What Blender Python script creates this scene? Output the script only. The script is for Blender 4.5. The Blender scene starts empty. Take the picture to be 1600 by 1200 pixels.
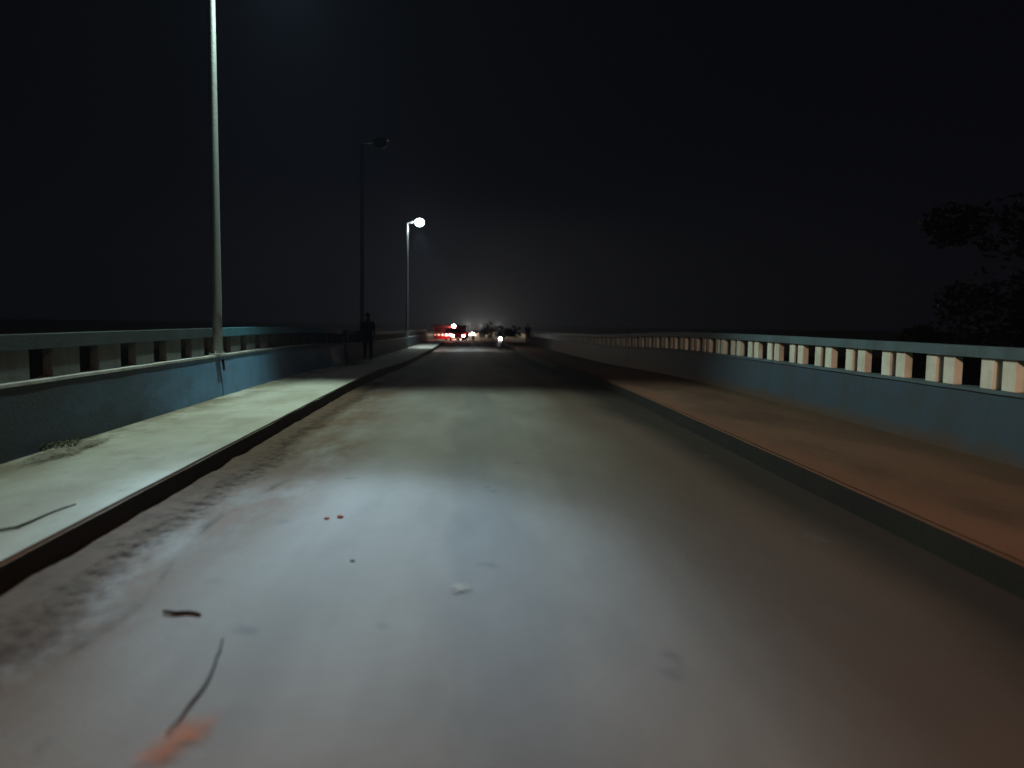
import bpy, bmesh, math, random
from mathutils import Vector, Matrix, noise

S = bpy.context.scene
C = S.collection
R = math.radians

# ------------------------------------------------------------------ camera
FPX = 1200.0                       # focal length in pixels of a 1600 px wide frame
CAM_H = 1.48
YAW, PITCH, ROLL = 3.1, 4.74, 0.82
cam = bpy.data.cameras.new('camera')
cam.sensor_width = 36.0
cam.lens = 36.0 * FPX / 1600.0
cam.clip_start = 0.05
cam.clip_end = 3000
cam.dof.use_dof = True
cam.dof.focus_distance = 11.0
cam.dof.aperture_fstop = 0.78
co = bpy.data.objects.new('camera', cam)
co.matrix_world = (Matrix.Translation((0, 0, CAM_H)) @ Matrix.Rotation(R(-YAW), 4, 'Z')
                   @ Matrix.Rotation(R(90 - PITCH), 4, 'X') @ Matrix.Rotation(R(ROLL), 4, 'Z'))
C.objects.link(co)
S.camera = co

# ------------------------------------------------------------------ world: a moonless night sky
w = bpy.data.worlds.new('World')
S.world = w
w.use_nodes = True
bg = w.node_tree.nodes['Background']
bg.inputs[0].default_value = (0.50, 0.52, 0.85, 1)
bg.inputs[1].default_value = 0.0036

S.render.engine = 'CYCLES'
S.view_settings.view_transform = 'Standard'
S.view_settings.look = 'None'
S.view_settings.exposure = 0
S.view_settings.gamma = 1
S.cycles.use_denoising = True
S.cycles.use_adaptive_sampling = False
S.cycles.max_bounces = 5
S.cycles.volume_bounces = 0
S.cycles.sample_clamp_indirect = 3
S.cycles.caustics_reflective = False
S.cycles.caustics_refractive = False


def light(name, kind, loc, energy, color, parent=None, **kw):
    l = bpy.data.lights.new(name, kind)
    l.energy = energy
    l.color = color
    aim = kw.pop('aim', None)
    for k, v in kw.items():
        setattr(l, k, v)
    o = bpy.data.objects.new(name, l)
    o.location = loc
    if aim is not None:
        o.rotation_euler = (Vector(aim) - Vector(loc)).to_track_quat('-Z', 'Y').to_euler()
    C.objects.link(o)
    return o


COOL = (0.78, 0.95, 1.0)
GREENISH = (0.74, 1.0, 0.86)
BLUE_WHITE = (0.50, 0.76, 1.0)
WARM = (1.0, 0.70, 0.48)

# the head of the nearest street lamp (just above the frame): a wide beam, with narrow ones added for the bright pool
L1 = (-3.05, 12.6, 7.72)
light('lamp_beam_wide', 'SPOT', L1, 2250, GREENISH, aim=(-1.2, 7.2, 0), spot_size=R(133.5),
      spot_blend=0.42, shadow_soft_size=0.12)
for _w, _e, _x, _y in ((42, 900, -0.8, 5.0), (32, 1900, -0.8, 5.0), (23, 5600, -0.8, 5.0)):
    light('added_pool_beam', 'SPOT', L1, _e, BLUE_WHITE, aim=(_x, _y, 0), spot_size=R(_w),
          spot_blend=1.0, shadow_soft_size=0.12)
# the third street lamp, lit, fifty metres on
L3 = (-3.31, 49.4, 7.20)
light('lamp_beam_far', 'SPOT', L3, 3200, COOL, aim=(-2.6, 52.8, 0), spot_size=R(68),
      spot_blend=0.45, shadow_soft_size=0.15)
light('lamp_spill_far', 'POINT', L3, 30, COOL, shadow_soft_size=0.12)
# amber light from unseen sources behind the camera
light('amber_light_behind', 'SPOT', (1.6, -6.0, 3.4), 2600, WARM, aim=(5.3, 9.6, 0.75), spot_size=R(32),
      spot_blend=1.0, shadow_soft_size=0.25)
light('amber_glow_behind', 'SPOT', (0.2, -4.5, 5.0), 1350, (1.0, 0.46, 0.26), aim=(0.4, 2.2, 0), spot_size=R(70),
      spot_blend=1.0, shadow_soft_size=0.3)


# ------------------------------------------------------------------ helpers
PK = [(-30, 0), (0, 0), (15, 0), (20, -0.04), (24, -0.16), (30, -0.31), (44, -0.50), (63, -0.68), (80, -0.84),
      (110, -1.05), (180, -1.4), (1500, -2.0)]


def _pl(y):
    for (a, za), (b, zb) in zip(PK, PK[1:]):
        if y <= b:
            t = max(0.0, (y - a) / (b - a))
            return za + (zb - za) * t
    return PK[-1][1]


def prof(y):
    """height of the carriageway along the bridge"""
    return (_pl(y - 2.5) + 2 * _pl(y) + _pl(y + 2.5)) / 4 if y > 12 else _pl(y)


def ground_at(px, py, H=CAM_H):
    """a pixel of the 1600x1200 photograph on the flat near part of the deck, in metres"""
    d = FPX * H / (py - (489 + 0.0144 * px))
    return ((px - 735) / FPX * d, d)


def finish(name, bm, mat, parent=None, smooth=False):
    me = bpy.data.meshes.new(name)
    bmesh.ops.recalc_face_normals(bm, faces=bm.faces)
    bm.to_mesh(me)
    bm.free()
    if smooth:
        for p in me.polygons:
            p.use_smooth = True
    me.materials.append(mat)
    o = bpy.data.objects.new(name, me)
    if parent is not None:
        o.parent = parent
    C.objects.link(o)
    return o


def thing(name, loc, label, cat, group=None, rz=0):
    o = bpy.data.objects.new(name, None)
    o.empty_display_size = 0.2
    o.location = loc
    o.rotation_euler = (0, 0, rz)
    C.objects.link(o)
    tag(o, label, cat, group)
    return o


def tag(o, label=None, cat=None, group=None, kind=None):
    if label: o['label'] = label
    if cat: o['category'] = cat
    if group: o['group'] = group
    if kind: o['kind'] = kind
    return o


def box(bm, x0, x1, y0, y1, z0, z1, bevel=0.0, m=None):
    vs = [bm.verts.new(p) for p in ((x0, y0, z0), (x1, y0, z0), (x1, y1, z0), (x0, y1, z0),
                                    (x0, y0, z1), (x1, y0, z1), (x1, y1, z1), (x0, y1, z1))]
    if m is not None:
        for v in vs: v.co = m @ v.co
    fs = [bm.faces.new([vs[i] for i in f]) for f in
          ((3, 2, 1, 0), (4, 5, 6, 7), (0, 1, 5, 4), (1, 2, 6, 5), (2, 3, 7, 6), (3, 0, 4, 7))]
    if bevel:
        es = list({e for f in fs for e in f.edges})
        bmesh.ops.bevel(bm, geom=es, offset=bevel, segments=1, affect='EDGES')
    return vs


def tube(bm, pts, rads, n=12, cap=True):
    """a tapering tube through the points"""
    rings = []
    pts = [Vector(p) for p in pts]
    up = Vector((0, 0, 1))
    for i, p in enumerate(pts):
        d = (pts[min(i + 1, len(pts) - 1)] - pts[max(i - 1, 0)]).normalized()
        a = d.cross(up)
        if a.length < 1e-3: a = d.cross(Vector((0, 1, 0)))
        a.normalize()
        b = d.cross(a).normalized()
        r = rads[i] if hasattr(rads, '__len__') else rads
        rings.append([bm.verts.new(p + a * math.cos(2 * math.pi * k / n) * r + b * math.sin(2 * math.pi * k / n) * r)
                      for k in range(n)])
    for A, B in zip(rings, rings[1:]):
        for k in range(n):
            bm.faces.new((A[k], A[(k + 1) % n], B[(k + 1) % n], B[k]))
    if cap:
        bm.faces.new(rings[0][::-1])
        bm.faces.new(rings[-1])


def ball(bm, c, r, sx=1, sy=1, sz=1, seg=12):
    m = Matrix.Translation(c) @ Matrix.Diagonal((r * sx, r * sy, r * sz, 1))
    bmesh.ops.create_uvsphere(bm, u_segments=seg, v_segments=max(6, seg // 2 + 2), radius=1, matrix=m)


def sweep(bm, section, y0, y1, step=1.0, jitter=0.0, closed=True):
    """carry an (x, z) section along the bridge, following its height"""
    n = max(1, int(round((y1 - y0) / step)))
    rings = []
    for i in range(n + 1):
        y = y0 + (y1 - y0) * i / n
        z = prof(y)
        rings.append([bm.verts.new((x + (noise.noise(Vector((x * 3, y * 1.7, zz * 5))) * jitter),
                                    y, zz + z + noise.noise(Vector((x * 2 + 9, y * 2.1, 4.0))) * jitter))
                      for x, zz in section])
    m = len(section)
    for A, B in zip(rings, rings[1:]):
        for k in range(m if closed else m - 1):
            bm.faces.new((A[k], A[(k + 1) % m], B[(k + 1) % m], B[k]))
    if closed:
        bm.faces.new(rings[0][::-1])
        bm.faces.new(rings[-1])


# ------------------------------------------------------------------ materials
def mat(name, base, rough=0.8, spec=0.3, emit=None, estr=0.0, metal=0.0):
    m = bpy.data.materials.new(name)
    m.use_nodes = True
    b = m.node_tree.nodes['Principled BSDF']
    b.inputs['Base Color'].default_value = (*base, 1)
    b.inputs['Roughness'].default_value = rough
    b.inputs['Specular IOR Level'].default_value = spec
    b.inputs['Metallic'].default_value = metal
    if emit:
        b.inputs['Emission Color'].default_value = (*emit, 1)
        b.inputs['Emission Strength'].default_value = estr
    return m


class N:
    """tiny node helper"""
    def __init__(s, m):
        s.t = m.node_tree
        s.b = s.t.nodes['Principled BSDF']
        s.pos = s.t.nodes.new('ShaderNodeNewGeometry').outputs['Position']

    def n(s, kind, **kw):
        x = s.t.nodes.new(kind)
        for k, v in kw.items(): setattr(x, k, v)
        return x

    def link(s, a, b):
        s.t.links.new(a, b)

    def scaled(s, sc, loc=(0, 0, 0)):
        x = s.n('ShaderNodeMapping')
        x.inputs['Scale'].default_value = sc
        x.inputs['Location'].default_value = loc
        s.link(s.pos, x.inputs[0])
        return x.outputs[0]

    def noise(s, sc, scale=1.0, detail=5, rough=0.55, lo=0.35, hi=0.65, loc=(0, 0, 0)):
        x = s.n('ShaderNodeTexNoise')
        x.inputs['Scale'].default_value = scale
        x.inputs['Detail'].default_value = detail
        x.inputs['Roughness'].default_value = rough
        s.link(s.scaled(sc, loc), x.inputs['Vector'])
        r = s.n('ShaderNodeMapRange', interpolation_type='SMOOTHSTEP')
        r.inputs['From Min'].default_value = lo
        r.inputs['From Max'].default_value = hi
        s.link(x.outputs[0], r.inputs[0])
        return r.outputs[0]

    def ramp(s, val, lo, hi, a=0.0, b=1.0):
        r = s.n('ShaderNodeMapRange', interpolation_type='SMOOTHSTEP')
        r.inputs['From Min'].default_value = lo
        r.inputs['From Max'].default_value = hi
        r.inputs['To Min'].default_value = a
        r.inputs['To Max'].default_value = b
        s.link(val, r.inputs[0])
        return r.outputs[0]

    def math(s, op, a, b):
        x = s.n('ShaderNodeMath', operation=op)
        for i, v in enumerate((a, b)):
            if isinstance(v, (int, float)): x.inputs[i].default_value = v
            else: s.link(v, x.inputs[i])
        x.use_clamp = op in ('MULTIPLY', 'ADD') and False
        return x.outputs[0]

    def mix(s, f, a, b):
        x = s.n('ShaderNodeMix', data_type='RGBA')
        if isinstance(f, (int, float)): x.inputs[0].default_value = f
        else: s.link(f, x.inputs[0])
        for i, v in ((6, a), (7, b)):
            if isinstance(v, tuple): x.inputs[i].default_value = (*v, 1)
            else: s.link(v, x.inputs[i])
        return x.outputs[2]

    def axis(s, i):
        x = s.n('ShaderNodeSeparateXYZ')
        s.link(s.pos, x.inputs[0])
        return x.outputs[i]

    def bump(s, h, strength=0.3, dist=0.01):
        x = s.n('ShaderNodeBump')
        x.inputs['Strength'].default_value = strength
        x.inputs['Distance'].default_value = dist
        s.link(h, x.inputs['Height'])
        s.link(x.outputs[0], s.b.inputs['Normal'])

    def color(s, c):
        s.link(c, s.b.inputs['Base Color'])


def weathered(name, base, dirt, dirt_amt=0.5, rough=0.8, sc=(1, 1, 1), streak=True, spec=0.3):
    m = mat(name, base, rough, spec)
    k = N(m)
    a = k.noise(sc, 2.2, 6, 0.6, 0.38, 0.70)
    c = k.mix(k.math('MULTIPLY', a, dirt_amt), base, dirt)
    if streak:
        st = k.noise((7, 7, 0.6), 1.4, 4, 0.6, 0.50, 0.75)
        c = k.mix(k.math('MULTIPLY', st, dirt_amt * 0.8), c, dirt)
    k.color(c)
    k.bump(k.noise((1, 1, 1), 28, 4, 0.6, 0.2, 0.8), 0.35, 0.006)
    return m


def feather(m, sc=14.0, lo=0.25, hi=0.75):
    """loose material thins out towards its edge and lets the ground show between the grains"""
    k = N(m)
    at = k.n('ShaderNodeAttribute', attribute_name='thick')
    no = k.n('ShaderNodeTexNoise')
    no.inputs['Scale'].default_value = sc
    no.inputs['Detail'].default_value = 6
    no.inputs['Roughness'].default_value = 0.7
    k.link(k.pos, no.inputs['Vector'])
    v = k.math('ADD', at.outputs['Fac'], k.math('MULTIPLY', k.math('SUBTRACT', no.outputs[0], 0.5), 1.3))
    k.link(k.ramp(v, lo, hi), k.b.inputs['Alpha'])


def set_thick(o, vals):
    a = o.data.attributes.new('thick', 'FLOAT', 'POINT')
    a.data.foreach_set('value', vals)


# dusty asphalt: wheel tracks, sand along the kerbs, a dark gutter on the right
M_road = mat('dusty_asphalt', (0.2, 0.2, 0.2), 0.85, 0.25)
k = N(M_road)
X, Y = k.axis(0), k.axis(1)
asphalt = k.mix(k.noise((1, 0.35, 1), 1.1, 6, 0.6, 0.35, 0.68), (0.158, 0.143, 0.128), (0.212, 0.193, 0.175))
c = k.mix(k.math('MULTIPLY', k.noise((1.6, 0.10, 1), 1.0, 3, 0.5, 0.30, 0.75), 0.45), asphalt, (0.27, 0.245, 0.215))
wob = k.math('MULTIPLY', k.math('SUBTRACT', k.noise((0.6, 0.18, 1), 1.0, 3, 0.5, 0.2, 0.8), 0.5), 0.7)
Xw = k.math('ADD', X, wob)
# oil-darkened strip between the wheel tracks
strip = k.math('MULTIPLY', k.ramp(Xw, -0.28, 0.02), k.ramp(Xw, 0.62, 0.25))
c = k.mix(k.math('MULTIPLY', strip, 0.40), c, (0.115, 0.118, 0.122))
# brown soil on the left edge
soil = k.math('MULTIPLY', k.ramp(Xw, -0.85, -1.8), k.noise((1.3, 0.5, 1), 1.5, 6, 0.65, 0.25, 0.6, (3, 0, 0)))
c = k.mix(k.math('MULTIPLY', soil, 0.9), c, (0.115, 0.068, 0.042))
# light falloff painted brown over the right half, dark gutter beside the kerb
right_falloff = k.math('MULTIPLY', k.ramp(Xw, 0.4, 1.9), 0.9)
c = k.mix(right_falloff, c, (0.088, 0.056, 0.041))
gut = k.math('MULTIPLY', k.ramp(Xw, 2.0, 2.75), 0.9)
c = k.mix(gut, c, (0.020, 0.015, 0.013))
# small blots and repaired spots
bl = k.noise((1, 0.8, 1), 2.6, 2, 0.5, 0.68, 0.76, (7, 3, 0))
c = k.mix(k.math('MULTIPLY', bl, 0.5), c, (0.09, 0.09, 0.09))
k.color(c)
k.bump(k.math('ADD', k.noise((1, 1, 1), 55, 5, 0.7, 0.2, 0.8), k.noise((1, 1, 1), 6, 4, 0.6, 0.2, 0.8)), 0.45, 0.010)

M_side = mat('dusty_concrete', (0.3, 0.29, 0.26), 0.9, 0.2)
k = N(M_side)
c = k.mix(k.noise((1, 0.45, 1), 1.5, 6, 0.6, 0.35, 0.68), (0.43, 0.43, 0.37), (0.32, 0.305, 0.25))
c = k.mix(k.math('MULTIPLY', k.ramp(k.axis(0), -3.3, -4.0), k.noise((1, .5, 1), 2.4, 5, 0.6, 0.35, 0.6)), c, (0.17, 0.145, 0.095))
c = k.mix(k.math('MULTIPLY', k.noise((1, 1, 1), 4.5, 5, 0.7, 0.55, 0.75), 0.35), c, (0.13, 0.115, 0.09))
k.color(c)
k.bump(k.math('ADD', k.noise((1, 1, 1), 40, 5, 0.7, 0.2, 0.8), k.noise((1, 1, 1), 5, 4, 0.6, 0.2, 0.8)), 0.4, 0.010)

M_side_r = mat('amber_tinted_soil_concrete', (0.2, 0.13, 0.09), 0.95, 0.15)
k = N(M_side_r)
c = k.mix(k.noise((1, 0.4, 1), 1.3, 6, 0.6, 0.35, 0.68), (0.145, 0.078, 0.052), (0.088, 0.048, 0.034))  # red of the amber light mixed into both soil tones
c = k.mix(k.math('MULTIPLY', k.ramp(k.axis(0), 4.25, 4.95), 0.75), c, (0.075, 0.05, 0.032))
c = k.mix(k.math('MULTIPLY', k.ramp(k.axis(0), 3.55, 3.15), 0.6), c, (0.165, 0.076, 0.048))  # orange strip by the kerb: amber light painted in
k.color(c)
k.bump(k.math('ADD', k.noise((1, 1, 1), 35, 5, 0.7, 0.2, 0.8), k.noise((1, 1, 1), 4, 4, 0.6, 0.2, 0.8)), 0.5, 0.012)

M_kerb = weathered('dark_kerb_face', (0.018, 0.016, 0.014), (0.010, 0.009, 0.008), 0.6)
M_wall_old = weathered('faded_blue_paint_grimy', (0.025, 0.036, 0.045), (0.015, 0.017, 0.018), 0.8, 0.75)
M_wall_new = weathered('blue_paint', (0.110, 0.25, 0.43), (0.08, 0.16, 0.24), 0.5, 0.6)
M_wall_right = weathered('blue_paint_chalky', (0.036, 0.064, 0.098), (0.040, 0.046, 0.050), 0.7, 0.7)
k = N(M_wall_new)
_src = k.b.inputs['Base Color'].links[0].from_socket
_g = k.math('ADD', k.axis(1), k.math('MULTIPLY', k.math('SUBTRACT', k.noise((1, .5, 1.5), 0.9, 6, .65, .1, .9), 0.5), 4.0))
k.color(k.mix(k.ramp(_g, 14.5, 7.5), _src, (0.024, 0.034, 0.042)))  # blue darkened towards the camera: the light falloff along the wall painted in
k = N(M_wall_right)
_src = k.b.inputs['Base Color'].links[0].from_socket
_sp = k.math('MULTIPLY', k.ramp(k.axis(2), 0.42, 0.20), k.noise((1, .6, 1), 1.6, 5, .6, .15, .5))
k.color(k.mix(k.math('MULTIPLY', _sp, 0.85), _src, (0.075, 0.045, 0.028)))
M_white_old = weathered('old_white_paint', (0.70, 0.68, 0.60), (0.32, 0.28, 0.22), 0.5, 0.8)
M_white_dim = weathered('grey_white_paint', (0.12, 0.125, 0.125), (0.07, 0.068, 0.065), 0.7, 0.8)
M_rail_blue = weathered('pale_blue_rail_paint', (0.085, 0.135, 0.160), (0.055, 0.065, 0.068), 0.6, 0.7)
M_rail_left = weathered('grey_rail_paint', (0.045, 0.060, 0.068), (0.03, 0.035, 0.037), 0.6, 0.7)
M_rail_new = weathered('blue_rail_paint', (0.07, 0.22, 0.31), (0.05, 0.12, 0.16), 0.5, 0.6)
M_coping = weathered('pale_coping_paint', (0.45, 0.45, 0.43), (0.2, 0.19, 0.17), 0.6, 0.75)
M_concrete = weathered('raw_concrete', (0.25, 0.24, 0.22), (0.12, 0.11, 0.10), 0.6, 0.9)
M_steel = weathered('galvanised_steel', (0.24, 0.255, 0.26), (0.15, 0.15, 0.14), 0.5, 0.5, (1, 1, .4))
M_steel.node_tree.nodes['Principled BSDF'].inputs['Metallic'].default_value = 0.35
M_lamp_body = mat('lamp_housing_grey', (0.16, 0.17, 0.18), 0.5)
M_lens_on = mat('lit_led_lens', (0.9, 0.9, 0.9), 0.3, emit=(0.86, 0.97, 1.0), estr=260)
M_lens_near = mat('lit_led_lens_near', (0.9, 0.9, 0.9), 0.3, emit=(0.86, 0.97, 1.0), estr=30)
M_lens_off = mat('unlit_led_lens', (0.12, 0.12, 0.13), 0.7)
M_twig = mat('dark_bark', (0.018, 0.015, 0.012), 0.9)
M_soil = weathered('brown_soil', (0.095, 0.058, 0.038), (0.045, 0.03, 0.02), 0.7, 0.95, (3, 3, 3), streak=False)
M_mud = weathered('dark_mud', (0.055, 0.055, 0.053), (0.035, 0.034, 0.033), 0.7, 0.95, (3, 3, 3), streak=False)
M_orange = weathered('orange_grains', (0.50, 0.13, 0.04), (0.30, 0.10, 0.04), 0.6, 0.95, (4, 4, 4), streak=False)
M_sand = weathered('grey_sand', (0.21, 0.19, 0.145), (0.10, 0.09, 0.065), 0.6, 0.95, (4, 4, 4), streak=False)
M_pebble = mat('pale_stone', (0.27, 0.245, 0.21), 0.9)
M_redpeb = mat('red_brick_chip', (0.30, 0.10, 0.06), 0.9)
M_darkpeb = mat('dark_stone', (0.03, 0.032, 0.036), 0.9)
M_weed = mat('dry_weed_leaf', (0.075, 0.085, 0.035), 0.8)
M_leaf = mat('night_foliage', (0.03, 0.042, 0.026), 0.8)
M_bark = mat('tree_bark', (0.05, 0.038, 0.028), 0.9)
M_ground = weathered('dry_ground', (0.11, 0.085, 0.06), (0.05, 0.045, 0.03), 0.7, 0.95, (.15, .15, .15), streak=False)
M_water = mat('dark_river_water', (0.008, 0.010, 0.012), 0.12, 0.5)
M_skin = mat('brown_skin', (0.16, 0.085, 0.055), 0.6)
M_cloth = mat('dark_cloth', (0.022, 0.022, 0.028), 0.9)
M_cloth2 = mat('charcoal_cloth', (0.03, 0.026, 0.026), 0.9)
M_hair = mat('black_hair', (0.008, 0.007, 0.007), 0.6)
M_redpaint = mat('red_car_paint', (0.42, 0.015, 0.018), 0.35, 0.5)
M_glass = mat('dark_window_glass', (0.01, 0.012, 0.015), 0.08, 0.6)
M_rubber = mat('black_rubber', (0.015, 0.015, 0.015), 0.8)
M_black = mat('black_plastic', (0.02, 0.02, 0.022), 0.5)
M_rim = mat('wheel_metal', (0.3, 0.3, 0.31), 0.4, metal=0.8)
M_head = mat('lit_headlight', (0.9, 0.9, 0.9), 0.3, emit=(1.0, 0.95, 0.86), estr=70)
M_head_warm = mat('lit_headlight_warm', (0.9, 0.9, 0.9), 0.3, emit=(1.0, 0.72, 0.55), estr=28)
M_pink = mat('lit_marker_lamp', (0.9, 0.3, 0.3), 0.3, emit=(1.0, 0.35, 0.28), estr=10)
M_tail = mat('lit_tail_light', (0.6, 0.02, 0.02), 0.3, emit=(1.0, 0.03, 0.02), estr=9)
M_bulb = mat('lit_bulb', (0.9, 0.9, 0.9), 0.3, emit=(1.0, 0.95, 0.88), estr=80)
M_bulb_red = mat('lit_red_bulb', (0.9, 0.4, 0.4), 0.3, emit=(1.0, 0.50, 0.45), estr=26)
M_awning = mat('red_tarpaulin', (0.16, 0.012, 0.012), 0.7)
M_wood = weathered('rough_timber', (0.13, 0.085, 0.05), (0.05, 0.035, 0.02), 0.5)
M_goods = mat('mixed_goods', (0.22, 0.17, 0.10), 0.7)
M_joint = mat('joint_filler', (0.012, 0.014, 0.016), 0.9)

for _m, _a in ((M_soil, (9, .15, .75)), (M_mud, (11, .3, 1.5)), (M_orange, (9, .25, 1.5)), (M_sand, (20, .1, .6)), (M_pebble, (20, .3, 1.1))):
    feather(_m, *_a)

# ------------------------------------------------------------------ the setting
XL, XR = -4.03, 5.10          # inner faces of the parapets
KL, KR = -2.44, 3.06          # kerb lines
KH = 0.18                     # height of the kerb
Y0, Y1 = -14.0, 72.0          # extent of the bridge

# the land: river bed under the bridge, banks, and the flat country beyond
bm = bmesh.new()
xs = [-520, -300, -160, -90, -50, -30, -20, -12, -7, -3, 0, 3, 7, 12, 20, 30, 50, 90, 160, 300, 520]
ys = [-520, -250, -100, -50, -30, -22, -16, -12, -6, 0, 15, 30, 45, 56, 62, 66, 70, 73, 80, 95, 120, 160, 220, 320, 520]
grid = []
for y in ys:
    row = []
    for x in xs:
        if y < 0: f = min(1, max(0, (-y - 11) / 8))
        else: f = min(1, max(0, (y - 60) / 11))
        f = f * f * (3 - 2 * f)
        side = min(1, max(0, (abs(x) - 9) / 12))
        top = (prof(y) if y > 0 else 0) - 0.05 - side * 0.8
        low = -6.0 + noise.noise(Vector((x * .03, y * .03, 0))) * .5
        row.append(bm.verts.new((x, y, low + (top - low) * f)))
    grid.append(row)
for a, b in zip(grid, grid[1:]):
    for i in range(len(xs) - 1):
        bm.faces.new((a[i], a[i + 1], b[i + 1], b[i]))
tag(finish('ground', bm, M_ground, smooth=True), kind='structure')

bm = bmesh.new()
vs = [bm.verts.new(p) for p in ((-500, -11, -5.2), (500, -11, -5.2), (500, 60, -5.2), (-500, 60, -5.2))]
bm.faces.new(vs)
tag(finish('river_water', bm, M_water), kind='structure')

# carriageway
bm = bmesh.new()
ys = [Y0 + i * 0.5 for i in range(int((78 - Y0) / 0.5) + 1)] + [80, 85, 90, 100, 120, 150, 200, 280, 400]
xs = [KL + (KR - KL) * i / 16 for i in range(17)]
rows = []
for y in ys:
    row = []
    for i, x in enumerate(xs):
        u = (x - KL) / (KR - KL)
        z = prof(y) + noise.noise(Vector((x * 0.9, y * 0.35, 1))) * 0.012 - 0.02 * (2 * u - 1) ** 2
        row.append(bm.verts.new((x, y, z)))
    rows.append(row)
for a, b in zip(rows, rows[1:]):
    for i in range(16):
        bm.faces.new((a[i], a[i + 1], b[i + 1], b[i]))
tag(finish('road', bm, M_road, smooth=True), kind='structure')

# deck slab, with its girder edges, carrying everything
bm = bmesh.new()
sweep(bm, [(XL - 0.34, -0.75), (XR + 0.34, -0.75), (XR + 0.34, -0.06), (XL - 0.34, -0.06)], Y0, Y1, 2)
tag(finish('bridge_deck', bm, M_concrete), kind='structure')
for yy in (10, 34, 58):
    pass
bm = bmesh.new()
for yy in (6, 30, 54):
    box(bm, XL + 0.3, XR - 0.3, yy - 0.6, yy + 0.6, -7, prof(yy) - 0.752, 0.05)
tag(finish('bridge_piers', bm, M_concrete), kind='structure')

# pavements: a sheet with a slightly worn edge
for nm, x0, x1, m in (('pavement_left', XL - 0.01, KL - 0.003, M_side), ('pavement_right', KR + 0.003, XR + 0.01, M_side_r)):
    bm = bmesh.new()
    n = 8
    rows = []
    for j in range(int((Y1 - Y0) / 0.4) + 1):
        y = Y0 + j * 0.4
        rows.append([bm.verts.new((x0 + (x1 - x0) * i / n, y,
                     prof(y) + KH + 0.009 + (0.022 * noise.noise(Vector((x0 + i * .6, y * .8, 3))) if 0 < i < n else 0)))
                     for i in range(n + 1)])
    for a, b in zip(rows, rows[1:]):
        for i in range(n):
            bm.faces.new((a[i], a[i + 1], b[i + 1], b[i]))
    tag(finish(nm, bm, m, smooth=True), kind='structure')

for nm, xa, xb, mt in (('kerb_left', KL, KL - 0.12, M_side), ('kerb_right', KR, KR + 0.12, M_side_r)):
    s = 1 if xb < xa else -1
    bm = bmesh.new()
    sweep(bm, [(xa, -0.10), (xa, KH - 0.014), (xa - s * 0.014, KH), (xb, KH), (xb, -0.10)], Y0, Y1, 0.6, 0.006)
    o = finish(nm, bm, mt)
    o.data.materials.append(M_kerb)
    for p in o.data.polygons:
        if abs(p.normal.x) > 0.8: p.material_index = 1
    tag(o, kind='structure')


# ------------------------------------------------------------------ parapets
def parapet(side, label):
    s = -1 if side == 'left' else 1
    xi = XL if side == 'left' else XR
    root = thing('bridge_parapet', (0, 0, 0), label, 'parapet', 'parapets of the bridge')
    if side == 'left':
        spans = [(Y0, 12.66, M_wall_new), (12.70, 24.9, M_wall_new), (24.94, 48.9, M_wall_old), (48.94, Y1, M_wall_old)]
        coping_m, post_m, rail_m = M_coping, M_white_dim, M_rail_left
    else:
        spans = [(Y0, 24.9, M_wall_right), (24.94, 48.9, M_wall_right), (48.94, Y1, M_wall_old)]
        coping_m, post_m, rail_m = M_rail_blue, M_white_old, M_rail_blue
    base = -0.06 if side == 'left' else -0.06
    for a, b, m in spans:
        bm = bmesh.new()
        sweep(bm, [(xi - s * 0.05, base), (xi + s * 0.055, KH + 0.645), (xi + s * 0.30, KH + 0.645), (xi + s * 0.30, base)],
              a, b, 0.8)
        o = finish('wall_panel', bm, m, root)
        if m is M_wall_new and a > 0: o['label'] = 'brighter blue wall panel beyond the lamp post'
        m_rail = M_rail_new if a == 12.70 else rail_m
        bm = bmesh.new()
        sweep(bm, [(xi + s * 0.035, KH + 0.646), (xi + s * 0.035, KH + 0.675), (xi + s * 0.32, KH + 0.675), (xi + s * 0.32, KH + 0.646)],
              a, b, 0.35, 0.006)
        finish('coping', bm, coping_m, root)
        bm = bmesh.new()
        rb = KH + (0.965 if side == 'left' else 0.990)
        sweep(bm, [(xi + s * 0.085, rb), (xi + s * 0.085, KH + 1.105), (xi + s * 0.25, KH + 1.105), (xi + s * 0.25, rb)],
              a, b, 0.8, 0.004)
        finish('top_rail', bm, m_rail, root)
    # pairs of slender posts, a slit between the two, a wide opening between pairs
    P, W, SL, T = 0.95, (0.54 if side == 'left' else 0.19), 0.14, 0.10
    phase = 0.0 if side == 'left' else 0.02
    rest = bmesh.new()
    proto = None
    j = 0
    rnd = random.Random(5)
    y = 2.15 + phase if side == 'left' else 2.32
    while y < Y1 - 0.6:
        for q in ((0,) if side == 'left' else (0, 1)):
            yy = y + q * (W + SL)
            zb = prof(yy + W / 2) + KH + 0.6755
            x0, x1 = sorted((xi + s * 0.115, xi + s * (0.115 + T)))
            if j < 100:
                if proto is None:
                    bm = bmesh.new()
                    box(bm, x0, x1, 0, W, 0, 0.319, 0.006)
                    proto = finish('post', bm, post_m, root)
                    o = proto
                else:
                    o = proto.copy()
                    C.objects.link(o)
                    o.parent = root
                o.location = (0, yy + rnd.uniform(-.008, .008), zb)
            else:
                box(rest, x0, x1, yy, yy + W, zb, zb + 0.319)
            j += 1
        y += P
    if rest.verts:
        tag(finish('far_posts', rest, post_m, root), kind='stuff')
    else:
        rest.free()
    return root


pl = parapet('left', 'left bridge parapet with blue wall, pale coping and broad grey posts, carrying the lamp posts')
pr = parapet('right', 'right bridge parapet with dull blue wall and warm lit white paired posts under a rail')
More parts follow.
